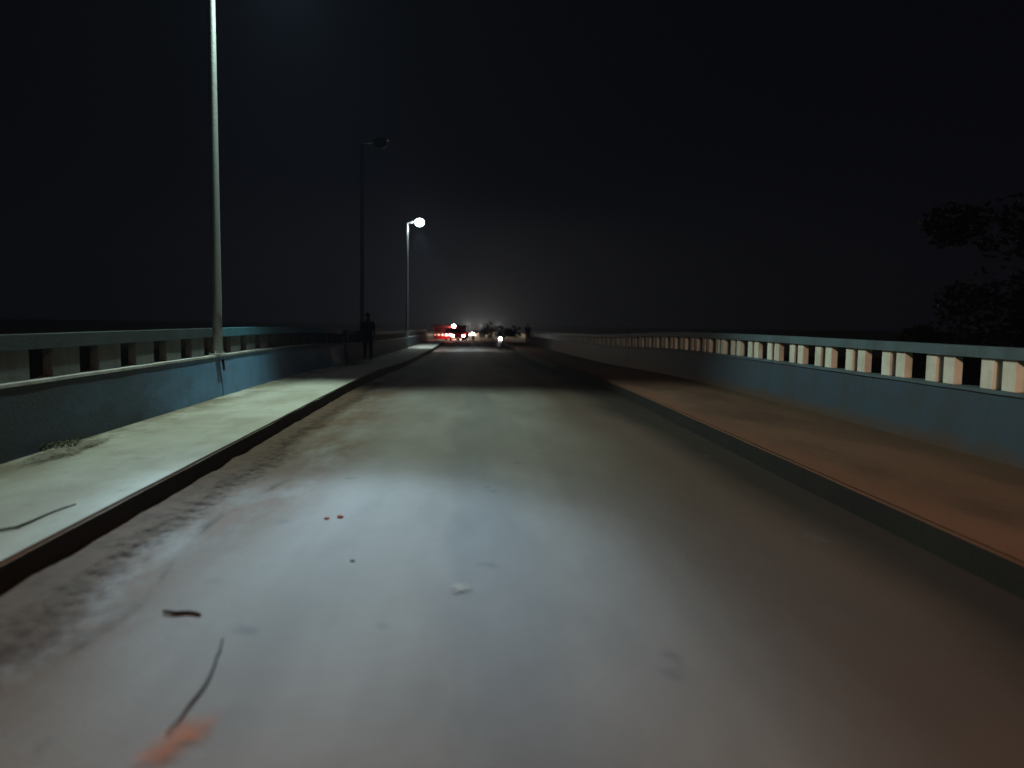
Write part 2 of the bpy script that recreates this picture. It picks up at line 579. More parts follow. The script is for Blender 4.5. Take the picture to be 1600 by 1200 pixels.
# the dark weep pipe on the bright panel beside the lamp post, and the open joint above it
bm = bmesh.new()
tube(bm, [(XL + 0.012, 12.68, 0.78), (XL + 0.028, 12.68, 0.66), (XL + 0.03, 12.68, 0.60)], [.022, .020, .014], 8)
finish('drain_spout', bm, M_joint, pl)


# ------------------------------------------------------------------ street lamps
def lamp(y, height, arm, lit, label, near=False, lean=0.0):
    z0 = prof(y) + KH + 0.675
    root = thing('street_lamp', (XL - 0.045, y, z0), label, 'street lamp', 'street lamps along the left parapet')
    hgt = height - 0.675
    bm = bmesh.new()
    n = 10
    tube(bm, [(0, 0, 0.02)] + [(lean * (i / n), 0, hgt * i / n) for i in range(1, n + 1)],
         [0.080] + [0.080 - 0.030 * i / n for i in range(1, n + 1)], 16)
    finish('pole', bm, M_steel, root, True)
    bm = bmesh.new()
    box(bm, -0.11, 0.10, -0.11, 0.11, 0.001, 0.022, 0.003)
    for a in range(4):
        cx, cy = 0.085 * (1 if a & 1 else -1), 0.085 * (1 if a & 2 else -1)
        tube(bm, [(cx - .008, cy, 0.0225), (cx - .008, cy, 0.05)], 0.012, 6)
    for a in range(4):
        m = Matrix.Rotation(math.pi / 2 * a, 4, 'Z')
        v = [bm.verts.new(m @ Vector(p)) for p in ((0.06, 0.006, 0.022), (0.098, 0.006, 0.022), (0.06, 0.006, 0.12),
                                                   (0.06, -0.006, 0.022), (0.098, -0.006, 0.022), (0.06, -0.006, 0.12))]
        for f in ((0, 1, 2), (5, 4, 3), (0, 3, 4, 1), (1, 4, 5, 2), (2, 5, 3, 0)): bm.faces.new([v[i] for i in f])
    finish('base_plate', bm, M_coping if near else M_steel, root)
    # clamp that ties the pole to the top rail
    bm = bmesh.new()
    tube(bm, [(0, 0, 0.335), (0, 0, 0.40)], 0.086, 16)
    box(bm, 0.0, 0.085, -0.012, 0.012, 0.34, 0.395)
    finish('rail_clamp', bm, M_steel, root)
    bm = bmesh.new()
    ax = lean
    tube(bm, [(ax, 0, hgt - 0.06), (ax + 0.02, 0, hgt + 0.01), (ax + 0.10, 0, hgt + 0.05), (ax + arm, 0, hgt + 0.10)],
         [0.036, 0.033, 0.028, 0.024], 10)
    finish('arm', bm, M_steel, root, True)
    # the lamp head: a flat tapering housing with the lens below
    bm = bmesh.new()
    hx = ax + arm
    rings = []
    for t, wd, ht in ((0.0, 0.05, 0.045), (0.10, 0.11, 0.065), (0.30, 0.15, 0.07), (0.50, 0.14, 0.055), (0.60, 0.09, 0.03)):
        zc = hgt + 0.10 + t * 0.12
        rings.append([bm.verts.new((hx - 0.04 + t, yy * wd, zc + zz * ht)) for yy, zz in
                      ((-1, -.5), (-1, .3), (-.6, .8), (0, 1), (.6, .8), (1, .3), (1, -.5))])
    for A, B in zip(rings, rings[1:]):
        for q in range(7): bm.faces.new((A[q], A[(q + 1) % 7], B[(q + 1) % 7], B[q]))
    bm.faces.new(rings[0]); bm.faces.new(rings[-1][::-1])
    head = finish('lamp_head', bm, M_lamp_body, root)
    bm = bmesh.new()
    ball(bm, (hx + 0.27, 0, hgt + 0.075), 1, 0.26, 0.24, 0.21, 14)
    m = M_lens_off if not lit else (M_lens_near if near else M_lens_on)
    finish('lens', bm, m, head, True)
    return root


lamp(12.6, 7.85, 0.60, True, 'nearest street lamp, its thick pale pole running out of the top of the picture', True)
lamp(29.1, 7.95, 0.42, False, 'unlit dark street lamp with a short arm, between the two lit ones')
lamp(49.4, 7.85, 0.50, True, 'distant lit street lamp with a glaring white head on a thin pole')


# ------------------------------------------------------------------ small things on the deck
def bent(name, pts, r, m, label, cat, z=0.004):
    bm = bmesh.new()
    P = [Vector((x, y, z + KH * (x < KL))) for x, y in pts]
    dense = []
    for a, b in zip(P, P[1:]):
        for i in range(4):
            t = i / 4
            q = a.lerp(b, t)
            q += Vector((noise.noise(q * 9) * .008, noise.noise(q * 7 + Vector((4, 4, 4))) * .008, abs(noise.noise(q * 5)) * .006))
            dense.append(q)
    dense.append(P[-1])
    n = len(dense)
    tube(bm, dense, [r * (0.45 + 0.55 * math.sin(math.pi * (0.12 + 0.8 * i / n))) for i in range(n)], 7)
    return tag(finish(name, bm, m, smooth=True), label, cat)


def heap(name, cx, cy, lx, ly, h, m, label=None, cat=None, seed=0, rot=0, z0=0.0, kind=None, group=None, rough=1.0):
    """a low irregular heap of loose material with a feathered edge"""
    bm = bmesh.new()
    nr, na = 9, 40
    cen = bm.verts.new((0, 0, h))
    prev = None
    th_ = [1.0]
    for i in range(1, nr + 1):
        t = i / nr
        ring = []
        for a in range(na):
            th = 2 * math.pi * a / na
            rr = t * (1 + 0.30 * rough * noise.noise(Vector((math.cos(th) * 1.6, math.sin(th) * 1.6, seed))) +
                      0.16 * rough * noise.noise(Vector((math.cos(th) * 5, math.sin(th) * 5, seed + 3))))
            x, y = math.cos(th) * rr * lx, math.sin(th) * rr * ly
            zz = h * (1 - t * t) ** 1.3 * (0.75 + 0.9 * noise.noise(Vector((x * 7, y * 7, seed + 7)))) \
                + 0.25 * h * (1 - t) * noise.noise(Vector((x * 23, y * 23, seed)))
            ring.append(bm.verts.new((x, y, max(zz, 0) + .004 if i < nr else 0.002)))
            th_.append(1.0 - t)
        for a in range(na):
            if prev is None: bm.faces.new((cen, ring[a], ring[(a + 1) % na]))
            else: bm.faces.new((prev[a], prev[(a + 1) % na], ring[(a + 1) % na], ring[a]))
        prev = ring
    o = finish(name, bm, m, smooth=True)
    set_thick(o, th_)
    o.location = (cx, cy, z0)
    o.rotation_euler = (0, 0, rot)
    return tag(o, label, cat, group, kind)


def stone(name, px, py, r, m, label, cat='stone', seed=0, flat=0.6):
    x, y = ground_at(px, py)
    bm = bmesh.new()
    bmesh.ops.create_icosphere(bm, subdivisions=2, radius=r)
    for v in bm.verts:
        v.co *= 1 + 0.35 * noise.noise(v.co * (1.3 / r) + Vector((seed, 0, 0)))
        v.co.z *= flat
    o = finish(name, bm, m)
    o.location = (x, y, r * flat * 0.7 - 0.008)
    return tag(o, label, cat)


G = ground_at
bent('twig', [G(347, 1003), G(342, 1025), G(326, 1064), G(302, 1102), G(276, 1138), G(258, 1158)], 0.0055, M_twig,
     'long thin dark bent stick lying on the road by the orange patch', 'stick')
H2 = CAM_H - KH
bent('twig', [G(-25, 826, H2), G(8, 827, H2), G(38, 822, H2), G(62, 812, H2), G(92, 799, H2), G(128, 786, H2)], 0.008, M_twig,
     'dark bent stick lying across the pale left pavement', 'stick', 0.012)
bent('stick', [G(256, 958), G(276, 961), G(296, 960), G(313, 964)], 0.011, M_twig,
     'short dark broken stick lying crosswise on the road', 'stick', 0.003)
x, y = G(272, 1172)  # low orange patch with a feathered edge
heap('orange_patch', x, y, 0.15, 0.34, 0.010, M_orange, 'small orange patch at the bottom edge of the road',
     'brick dust', 3, -0.3, rough=0.15)
stone('pebble', 551, 880, 0.016, M_darkpeb, 'single tiny dark stone on the brightest part of the road', seed=2)
stone('brick_chip', 511, 811, 0.020, M_redpeb, 'left red brick chip of the pair on the road', 'brick chip', 4)
stone('brick_chip', 532, 809, 0.024, M_redpeb, 'right red brick chip of the pair on the road', 'brick chip', 6)
x, y = G(722, 930)
heap('pale_stone_patch', x, y, 0.11, 0.15, 0.008, M_pebble, 'pale flattened lump of mortar in the middle of the road', 'mortar lump', 11)

# soil that has gathered along the left kerb
bm = bmesh.new()
rows = []
ny = 260
for j in range(ny + 1):
    y = -2 + 20.5 * j / ny
    wdt = 0.46 + 0.34 * noise.noise(Vector((0, y * 0.45, 2))) + 0.10 * noise.noise(Vector((0, y * 2.2, 5)))
    wdt = max(wdt, 0.1) * 1.35
    row = []
    for i in range(9):
        t = i / 8
        hh = 0.022 * (1 - t) ** 0.8 * (0.55 + 0.8 * noise.noise(Vector((t * 3, y * 2.2, 8)))) + 0.008 * (1 - t) * noise.noise(Vector((t * 9, y * 9, 2)))
        row.append(bm.verts.new((KL - 0.003 + wdt * t, y, prof(y) - 0.018 + max(hh, 0.0) + 0.019)))
    rows.append(row)
for a, b in zip(rows, rows[1:]):
    for i in range(8): bm.faces.new((a[i], a[i + 1], b[i + 1], b[i]))
o = finish('roadside_soil', bm, M_soil, smooth=True)
set_thick(o, [1.0 - (i % 9) / 8 for i in range(9 * (ny + 1))])
tag(o, 'brown soil gathered along the foot of the left kerb', 'soil', kind='stuff')

# the long curved mud trail that crosses the left half of the road
TR = [(497, 737), (455, 748), (425, 762), (392, 782), (355, 800), (325, 822), (290, 860), (268, 884), (243, 918), (222, 942), (165, 982), (122, 1006), (95, 1022)]
WT = [.02, .05, .05, .02, .05, .05, .015, .05, .03, .055, .06, .05, .02]
bm = bmesh.new()
rows = []
vals = []
P = [Vector((*G(*p), 0)) for p in TR]
dense = []
for i in range(len(P) - 1):
    for q in range(8):
        t = q / 8
        a, b, c_, d_ = P[max(i - 1, 0)], P[i], P[i + 1], P[min(i + 2, len(P) - 1)]
        pt = 0.5 * ((2 * b) + (c_ - a) * t + (2 * a - 5 * b + 4 * c_ - d_) * t * t + (3 * b - a - 3 * c_ + d_) * t ** 3)
        dense.append((pt, WT[i] * (1 - t) + WT[i + 1] * t))
for i, (pt, wd) in enumerate(dense):
    dr = (dense[min(i + 1, len(dense) - 1)][0] - dense[max(i - 1, 0)][0]).normalized()
    nr_ = Vector((dr.y, -dr.x, 0))
    row = []
    for q in range(7):
        u = q / 3 - 1
        cc = pt + nr_ * u * wd * 1.9
        row.append(bm.verts.new((cc.x, cc.y, .006 + .012 * (1 - u * u) * (.6 + noise.noise(pt * 4)))))
        vals.append((1 - abs(u)) * (0.25 + 0.80 * (wd / .055) * (.6 + .5 * noise.noise(pt * 2.5))))
    rows.append(row)
for a, b in zip(rows, rows[1:]):
    for q in range(6): bm.faces.new((a[q], a[q + 1], b[q + 1], b[q]))
o = finish('mud_trail', bm, M_mud, smooth=True)
set_thick(o, vals)
tag(o, 'long curved broken trail of dark mud across the left half of the road', 'mud trail')

MUD = [
       (445, 694, .09, .14, 0.1, 'near dark clod of earth by the left kerb'),
       (470, 674, .08, .14, 0.3, 'far dark clod of earth by the left kerb')]
for i, (px, py, lx, ly, rt, lb) in enumerate(MUD):
    x, y = G(px, py)
    heap('mud_clod', x, y, lx, ly, 0.045, M_mud, lb, 'mud', 25 + i, rt, 0.0,
         group='mud on the left side of the road')

# sand and a dry weed at the foot of the left wall
x, y = G(112, 702, H2)
heap('sand_heap', x + .05, y, 0.20, 1.0, 0.055, M_sand, 'low heap of grey sand at the foot of the left wall', 'sand heap', 31, 0, KH)
rnd = random.Random(8)
bm = bmesh.new()
for i in range(60):
    a, l = rnd.uniform(0, 6.28), rnd.uniform(.05, .17)
    bx, by = rnd.gauss(0, .05), rnd.gauss(0, .10)
    tx, ty, tz = bx + math.cos(a) * l * .8, by + math.sin(a) * l * .8, rnd.uniform(.005, .05)
    wv = Vector((-math.sin(a), math.cos(a), 0)) * .008
    p0, p1 = Vector((bx, by, 0)), Vector((tx, ty, tz))
    pm = (p0 + p1) / 2 + Vector((0, 0, .03))
    v = [bm.verts.new(q) for q in (p0 - wv * .5, p0 + wv * .5, pm + wv, p1, pm - wv)]
    bm.faces.new(v)
o = finish('dry_weed', bm, M_weed)
x, y = G(104, 698, H2)
o.location = (x + .06, y, KH + .03)
tag(o, 'flattened dry weed growing from the sand at the foot of the left wall', 'weed')


# ------------------------------------------------------------------ people
def skin_body(name, joints, edges, m, parent):
    bm = bmesh.new()
    vs = [bm.verts.new(j[0]) for j in joints]
    for a, b in edges: bm.edges.new((vs[a], vs[b]))
    me = bpy.data.meshes.new(name)
    bm.to_mesh(me); bm.free()
    me.materials.append(m)
    o = bpy.data.objects.new(name, me)
    o.parent = parent
    C.objects.link(o)
    o.modifiers.new('skin', 'SKIN')
    sub = o.modifiers.new('sub', 'SUBSURF')
    sub.levels = sub.render_levels = 2
    if not me.skin_vertices: 
        bpy.context.view_layer.objects.active = o
    for i, j in enumerate(joints):
        r = j[1]
        me.skin_vertices[0].data[i].radius = r if isinstance(r, tuple) else (r, r)
    me.skin_vertices[0].data[0].use_root = True
    # bake the modifiers so that the figure is one plain mesh
    dg = bpy.context.evaluated_depsgraph_get()
    baked = bpy.data.meshes.new_from_object(o.evaluated_get(dg))
    baked.name = name
    o.modifiers.clear()
    o.data = baked
    for p in baked.polygons: p.use_smooth = True
    return o


def person_standing(loc, rz, label, flip=1):
    root = thing('person', loc, label, 'person', None, rz)
    f = flip
    J = [((0, 0, .93), (.15, .11)),                                   # pelvis
         ((0, 0, 1.08), (.13, .095)), ((0, 0.01, 1.26), (.155, .11)), ((0, 0, 1.40), (.13, .08)),
         ((0, .0, 1.475), .052), ((0, .015, 1.56), (.078, .088)), ((0, .02, 1.65), (.074, .088)), ((0, .01, 1.70), .045),
         ((0, .115, 1.575), .014),                                     # nose
         ((.09, 0, .84), .088), ((.10, .02 * f, .50), .058), ((.105, -.02, .28), .052), ((.11, -.02, .08), .036), ((.12, .12, .035), .034),
         ((-.09, 0, .84), .088), ((-.10, .05 * f, .50), .058), ((-.105, .03, .28), .052), ((-.11, .03, .08), .036), ((-.12, .17, .035), .034),
         ((.19, 0, 1.38), .055), ((.235, -.02, 1.12), .042), ((.225, .07, .90), .030), ((.215, .10, .80), (.036, .018)),
         ((-.19, 0, 1.38), .055), ((-.235, -.03, 1.12), .042), ((-.23, .05, .90), .030), ((-.22, .08, .80), (.036, .018))]
    E = [(0, 1), (1, 2), (2, 3), (3, 4), (4, 5), (5, 6), (6, 7), (5, 8), (0, 9), (9, 10), (10, 11), (11, 12), (12, 13),
         (0, 14), (14, 15), (15, 16), (16, 17), (17, 18), (3, 19), (19, 20), (20, 21), (21, 22), (3, 23), (23, 24), (24, 25), (25, 26)]
    # fingers and thumb of each hand
    for sgn, wrist in ((1, 22), (-1, 26)):
        wx, wy, wz = J[wrist][0]
        for q in range(4):
            b = len(J)
            J.append(((wx, wy - .022 + q * .016, wz - .055), .0085))
            J.append(((wx - sgn * .012, wy - .024 + q * .018, wz - .10 + abs(q - 1.5) * .008), .007))
            E += [(wrist, b), (b, b + 1)]
        b = len(J)
        J.append(((wx - sgn * .012, wy + .045, wz - .02), .010)); J.append(((wx - sgn * .018, wy + .06, wz - .06), .008))
        E += [(wrist, b), (b, b + 1)]
    skin_body('body', J, E, M_skin, root)
    bm = bmesh.new()
    ball(bm, (0, -.006, 1.665), 1, .092, .108, .085, 14)
    finish('hair', bm, M_hair, root, True)
    # shirt: a loose shell over trunk and upper arms; trousers over the legs
    skin_body('shirt', [((0, 0, .98), (.175, .13)), ((0, 0, 1.12), (.16, .125)), ((0, .01, 1.27), (.18, .135)), ((0, 0, 1.41), (.14, .095)),
                        ((.19, 0, 1.385), .075), ((.238, -.02, 1.14), .062), ((-.19, 0, 1.385), .075), ((-.238, -.03, 1.14), .062),
                        ((0, 0, .84), (.17, .125))],
              [(0, 1), (1, 2), (2, 3), (3, 4), (4, 5), (3, 6), (6, 7), (0, 8)], M_cloth, root)
    skin_body('trousers', [((0, 0, .90), (.155, .12)), ((.09, 0, .82), .10), ((.10, .02 * f, .50), .078), ((.11, -.02, .10), .058),
                           ((-.09, 0, .82), .10), ((-.10, .05 * f, .50), .078), ((-.11, .03, .10), .058)],
              [(0, 1), (1, 2), (2, 3), (0, 4), (4, 5), (5, 6)], M_cloth2, root)
    return root


person_standing((-3.72, 28.0, prof(28.0) + KH + 0.01), R(200), 'dark figure standing on the left pavement at the foot of the unlit street lamp')
person_standing((4.72, 64.0, prof(64.0) + KH + 0.01), R(170), 'small dark figure standing at the far end of the right parapet', -1)


# ------------------------------------------------------------------ vehicles at the far end
def wheel(root, x, y, r, wd, name='wheel'):
    bm = bmesh.new()
    ring = [(r * .62, -wd / 2), (r * .93, -wd / 2), (r, -wd / 3), (r, wd / 3), (r * .93, wd / 2), (r * .62, wd / 2)]
    n = 22
    rs = []
    for a in range(n):
        th = 2 * math.pi * a / n
        rs.append([bm.verts.new((x + q, y + math.cos(th) * rr, r + math.sin(th) * rr)) for rr, q in ring])
    for a in range(n):
        A, B = rs[a], rs[(a + 1) % n]
        for q in range(6): bm.faces.new((A[q], A[(q + 1) % 6], B[(q + 1) % 6], B[q]))
    o = finish(name, bm, M_rubber, root, True)
    bm = bmesh.new()
    tube(bm, [(x - wd * .35, y, r), (x + wd * .35, y, r)], r * .12, 10)
    for a in range(8):
        th = 2 * math.pi * a / 8
        tube(bm, [(x, y, r), (x, y + math.cos(th) * r * .64, r + math.sin(th) * r * .64)], r * .05, 5)
    finish('rim', bm, M_rim, o)
    return o


def car(loc, rz, label):
    """a small hatchback; its front looks towards local -y"""
    root = thing('parked_car', loc, label, 'car', None, rz)
    # lower body: side outline lofted across the width
    prof_b = [(-1.86, .30), (-1.90, .50), (-1.82, .70), (-1.05, .86), (-.75, .90), (1.55, .93), (1.80, .85), (1.84, .45), (1.78, .28)]
    secs = [(-.80, .90), (-.76, 1.0), (0, 1.015), (.76, 1.0), (.80, .90)]
    bm = bmesh.new()
    rows = []
    for xx, sc in ((-.80, .93), (-.72, .985), (-.4, 1.0), (0, 1.0), (.4, 1.0), (.72, .985), (.80, .93)):
        rows.append([bm.verts.new((xx, y * sc, .28 + (z - .28) * (sc if abs(xx) > .7 else 1.0 + .015 * (1 - abs(xx))))) for y, z in prof_b])
    for A, B in zip(rows, rows[1:]):
        for i in range(len(prof_b)):
            j2 = (i + 1) % len(prof_b)
            bm.faces.new((A[i], A[j2], B[j2], B[i]))
    bm.faces.new(rows[0]); bm.faces.new(rows[-1][::-1])
    bmesh.ops.bevel(bm, geom=[e for e in bm.edges if e.calc_face_angle(0) > .6], offset=.03, segments=2, affect='EDGES')
    finish('body', bm, M_redpaint, root, True)
    bm = bmesh.new()
    cab = [(-.80, .905), (-.22, 1.40), (.95, 1.44), (1.60, .94)]
    L = [bm.verts.new((-.68 + (z - .9) * .2, y, z)) for y, z in cab]
    Rr = [bm.verts.new((.68 - (z - .9) * .2, y, z)) for y, z in cab]
    for i in range(4):
        j2 = (i + 1) % 4
        bm.faces.new((L[i], L[j2], Rr[j2], Rr[i]))
    bm.faces.new(L[::-1]); bm.faces.new(Rr)
    finish('cabin_glass', bm, M_glass, root)
    bm = bmesh.new()
    box(bm, -.57, .57, -.24, .97, 1.425, 1.475, .02)
    for sx in (-1, 1):
        for a, b in (((-.80, .91), (-.22, 1.42)), ((.42, .92), (.42, 1.43)), ((.95, 1.45), (1.60, .95))):
            tube(bm, [(sx * (.70 - (a[1] - .9) * .2), a[0], a[1]), (sx * (.70 - (b[1] - .9) * .2), b[0], b[1])], .03, 6)
    finish('roof', bm, M_redpaint, root)
    for sx in (-1, 1):
        wheel(root, sx * .70, -1.22, .29, .18)
        wheel(root, sx * .70, 1.20, .29, .18)
        bm = bmesh.new(); ball(bm, (sx * .58, -1.83, .60), 1, .13, .08, .08)
        finish('headlight', bm, M_head, root, True)
        bm = bmesh.new(); box(bm, sx * .60 - .12, sx * .60 + .12, 1.79, 1.85, .62, .80, .01)
        finish('tail_light', bm, M_tail, root)
    bm = bmesh.new(); box(bm, -.76, .76, -1.93, -1.80, .30, .46, .03)
    finish('front_bumper', bm, M_black, root)
    bm = bmesh.new(); box(bm, -.35, .35, -1.90, -1.84, .50, .62, .01)
    finish('grille', bm, M_black, root)
    bm = bmesh.new(); box(bm, -.76, .76, 1.76, 1.90, .30, .46, .03)
    finish('rear_bumper', bm, M_black, root)
    for sx in (-1, 1):
        bm = bmesh.new(); ball(bm, (sx * .86, -.50, .98), 1, .09, .05, .06, 8)
        finish('mirror', bm, M_redpaint, root, True)
    return root


def rickshaw(loc, rz, label):
    """a three-wheeled auto rickshaw with a red body and canopy, its back towards local -y"""
    root = thing('auto_rickshaw', loc, label, 'rickshaw', None, rz)
    bm = bmesh.new()
    side = [(-1.25, .35), (-1.28, .85), (-1.15, .92), (-.2, .90), (.35, .55), (.95, .50), (1.15, .85), (1.28, .82), (1.35, .45), (1.1, .28), (-1.1, .28)]
    rows = []
    for xx in (-.62, -.55, .55, .62):
        sc = .95 if abs(xx) > .6 else 1
        rows.append([bm.verts.new((xx * (1 if y < .6 else .72), y * sc, z)) for y, z in side])
    for A, B in zip(rows, rows[1:]):
        for i in range(len(side)):
            j2 = (i + 1) % len(side)
            bm.faces.new((A[i], A[j2], B[j2], B[i]))
    bm.faces.new(rows[0]); bm.faces.new(rows[-1][::-1])
    finish('body', bm, M_redpaint, root)
    bm = bmesh.new()
    can = [(-1.2, .93), (-1.15, 1.55), (-.9, 1.72), (.5, 1.74), (.85, 1.62), (.8, 1.56), (.4, 1.66), (-.85, 1.64), (-1.05, 1.5), (-1.1, .93)]
    A = [bm.verts.new((-.6, y, z)) for y, z in can]; B = [bm.verts.new((.6, y, z)) for y, z in can]
    for i in range(len(can)):
        j2 = (i + 1) % len(can); bm.faces.new((A[i], A[j2], B[j2], B[i]))
    bm.faces.new(A[::-1]); bm.faces.new(B)
    finish('canopy', bm, M_awning, root)
    bm = bmesh.new()
    for sx in (-1, 1):
        tube(bm, [(sx * .42, 1.20, .86), (sx * .48, .80, 1.60)], .022, 6)
        tube(bm, [(sx * .58, -.1, .90), (sx * .58, -.1, 1.65)], .022, 6)
    finish('frame', bm, M_black, root)
    bm = bmesh.new(); box(bm, -.5, .5, -.85, -.35, .905, 1.0, .03); box(bm, -.5, .5, -1.0, -.86, .905, 1.4, .03)
    finish('seat', bm, M_black, root)
    wheel(root, -.55, -.85, .22, .12); wheel(root, .55, -.85, .22, .12); wheel(root, 0, 1.15, .22, .12)
    for sx in (-1, 1):
        bm = bmesh.new(); ball(bm, (sx * .48, -1.28, .66), 1, .10, .05, .09)
        finish('tail_light', bm, M_tail, root, True)
    return root


def motorbike(loc, rz, label):
    """a motorcycle, its front towards local -y"""
    root = thing('motorcycle', loc, label, 'motorcycle', None, rz)
    wheel(root, 0, -.65, .29, .09); wheel(root, 0, .62, .29, .10)
    bm = bmesh.new()
    for sx in (-1, 1): tube(bm, [(sx * .08, -.65, .29), (sx * .08, -.50, .70), (sx * .07, -.42, .95)], .02, 8)
    finish('fork', bm, M_rim, root)
    bm = bmesh.new()
    tube(bm, [(-.33, -.28, 1.02), (-.16, -.40, 1.0), (0, -.43, .97), (.16, -.40, 1.0), (.33, -.28, 1.02)], .014, 8)
    finish('handlebar', bm, M_black, root)
    bm = bmesh.new(); ball(bm, (0, -.17, .78), 1, .14, .27, .13)
    finish('fuel_tank', bm, M_redpaint, root, True)
    bm = bmesh.new(); box(bm, -.12, .12, .08, .72, .72, .80, .03)
    finish('seat', bm, M_black, root)
    bm = bmesh.new(); box(bm, -.13, .13, -.22, .18, .30, .60, .04); tube(bm, [(.14, -.1, .32), (.15, .4, .28), (.15, .85, .34)], .03, 8)
    finish('engine', bm, M_rim, root)
    bm = bmesh.new(); ball(bm, (0, -.56, .80), 1, .11, .09, .11)
    hd = finish('headlight_housing', bm, M_black, root, True)
    bm = bmesh.new(); ball(bm, (0, -.62, .80), 1, .10, .055, .10)
    finish('headlight', bm, M_head, hd, True)
    bm = bmesh.new(); box(bm, -.05, .05, -.95, -.40, .585, .60)
    finish('mudguard', bm, M_black, root)
    return root


bx, by = 1.98, 53.5
motorbike((bx, by, prof(by) - 0.01), 0.05, 'motorcycle riding towards the camera with its single white headlight on')
root = thing('person', (bx, by, prof(by) - 0.01), 'dark rider sitting on the motorcycle behind its white headlight', 'person', None, 0.05)
J = [((0, .30, .88), (.14, .12)), ((0, .26, 1.05), (.13, .10)), ((0, .18, 1.24), (.15, .11)), ((0, .12, 1.38), (.12, .08)),
     ((0, .09, 1.45), .052), ((0, .06, 1.53), (.078, .088)), ((0, .06, 1.62), (.074, .085)), ((0, -.035, 1.54), .014),
     ((.12, .22, .86), .09), ((.20, -.12, .74), .065), ((.18, .08, .40), .048), ((.17, .04, .33), .032), ((.17, -.08, .31), .032),
     ((-.12, .22, .86), .09), ((-.20, -.12, .74), .065), ((-.18, .08, .40), .048), ((-.17, .04, .33), .032), ((-.17, -.08, .31), .032),
     ((.19, .12, 1.36), .055), ((.27, .0, 1.14), .042), ((.30, -.20, 1.05), .030), ((.30, -.28, 1.05), .03),
     ((-.19, .12, 1.36), .055), ((-.27, .0, 1.14), .042), ((-.30, -.20, 1.05), .030), ((-.30, -.28, 1.05), .03)]
E = [(0, 1), (1, 2), (2, 3), (3, 4), (4, 5), (5, 6), (5, 7), (0, 8), (8, 9), (9, 10), (10, 11), (11, 12),
     (0, 13), (13, 14), (14, 15), (15, 16), (16, 17), (3, 18), (18, 19), (19, 20), (20, 21), (3, 22), (22, 23), (23, 24), (24, 25)]
skin_body('body', J, E, M_skin, root)
skin_body('jacket', [((0, .30, .90), (.165, .14)), ((0, .26, 1.05), (.155, .13)), ((0, .18, 1.24), (.175, .135)), ((0, .12, 1.38), (.135, .095)),
                     ((.19, .12, 1.36), .07), ((.27, .0, 1.14), .058), ((.30, -.17, 1.06), .045),
                     ((-.19, .12, 1.36), .07), ((-.27, .0, 1.14), .058), ((-.30, -.17, 1.06), .045)],
          [(0, 1), (1, 2), (2, 3), (3, 4), (4, 5), (5, 6), (3, 7), (7, 8), (8, 9)], M_cloth, root)
bm = bmesh.new(); ball(bm, (0, .075, 1.63), 1, .092, .10, .085, 14)
finish('hair', bm, M_hair, root, True)

car((-1.85, 86.0, prof(86.0)), R(14), 'small red car with white headlights stopped at the far end of the bridge')
rickshaw((-.95, 92.0, prof(92.0)), R(-12), 'red auto rickshaw with glowing tail lights half hidden by the small red car')
bx, by = .25, 90.0
motorbike((bx, by, prof(by) - 0.01), -0.1, 'more distant motorcycle with a dim warm headlight, right of the red car')

# a road barrier with warning lamps across the left lane
root = thing('road_barrier', (-3.05, 83.0, prof(83.0) - .02), 'red road barrier with a row of pinkish warning lamps, left of the small red car', 'barrier')
bm = bmesh.new(); box(bm, -.92, .92, -.02, .02, .28, .58, .008)
finish('board', bm, M_redpaint, root)
for sx in (-1, 1):
    bm = bmesh.new()
    tube(bm, [(sx * .78, -.25, 0), (sx * .78, -.04, .70)], .025, 8); tube(bm, [(sx * .78, .25, 0), (sx * .78, .04, .70)], .025, 8)
    finish('leg', bm, M_black, root)
for i in range(5):
    bm = bmesh.new(); ball(bm, (-.8 + .40 * i, 0, .70), .04 + .014 * i)
    finish('warning_lamp', bm, M_pink if i < 3 else M_bulb_red, root, True)
light('added_red_fill', 'POINT', (-2.6, 82.2, prof(82) + .8), 60, (1, .12, .08), shadow_soft_size=0.05)  # red point light added to brighten the car and barrier


def stall(loc, label):
    root = thing('market_stall', loc, label, 'stall')
    for sx in (-1.5, 1.5):
        for sy in (-1, 1):
            bm = bmesh.new(); tube(bm, [(sx, sy, 0), (sx, sy, 1.66 + sy * .10)], .045, 8)
            finish('post', bm, M_wood, root)
    bm = bmesh.new()
    v = [bm.verts.new(p) for p in ((-1.8, -1.5, 1.45), (1.8, -1.5, 1.45), (1.8, 1.3, 1.78), (-1.8, 1.3, 1.78),
                                   (-1.8, -1.5, 1.49), (1.8, -1.5, 1.49), (1.8, 1.3, 1.82), (-1.8, 1.3, 1.82))]
    for f in ((3, 2, 1, 0), (4, 5, 6, 7), (0, 1, 5, 4), (1, 2, 6, 5), (2, 3, 7, 6), (3, 0, 4, 7)): bm.faces.new([v[i] for i in f])
    finish('awning', bm, M_awning, root)
    bm = bmesh.new(); box(bm, -1.55, 1.55, -1.05, -.35, .78, .84, .01); box(bm, -1.5, 1.5, -1.0, -.95, .02, .78)
    finish('counter', bm, M_wood, root)
    bm = bmesh.new(); box(bm, -1.5, 1.5, .92, .98, .05, 1.62)
    finish('back_cloth', bm, M_awning, root)
    return root


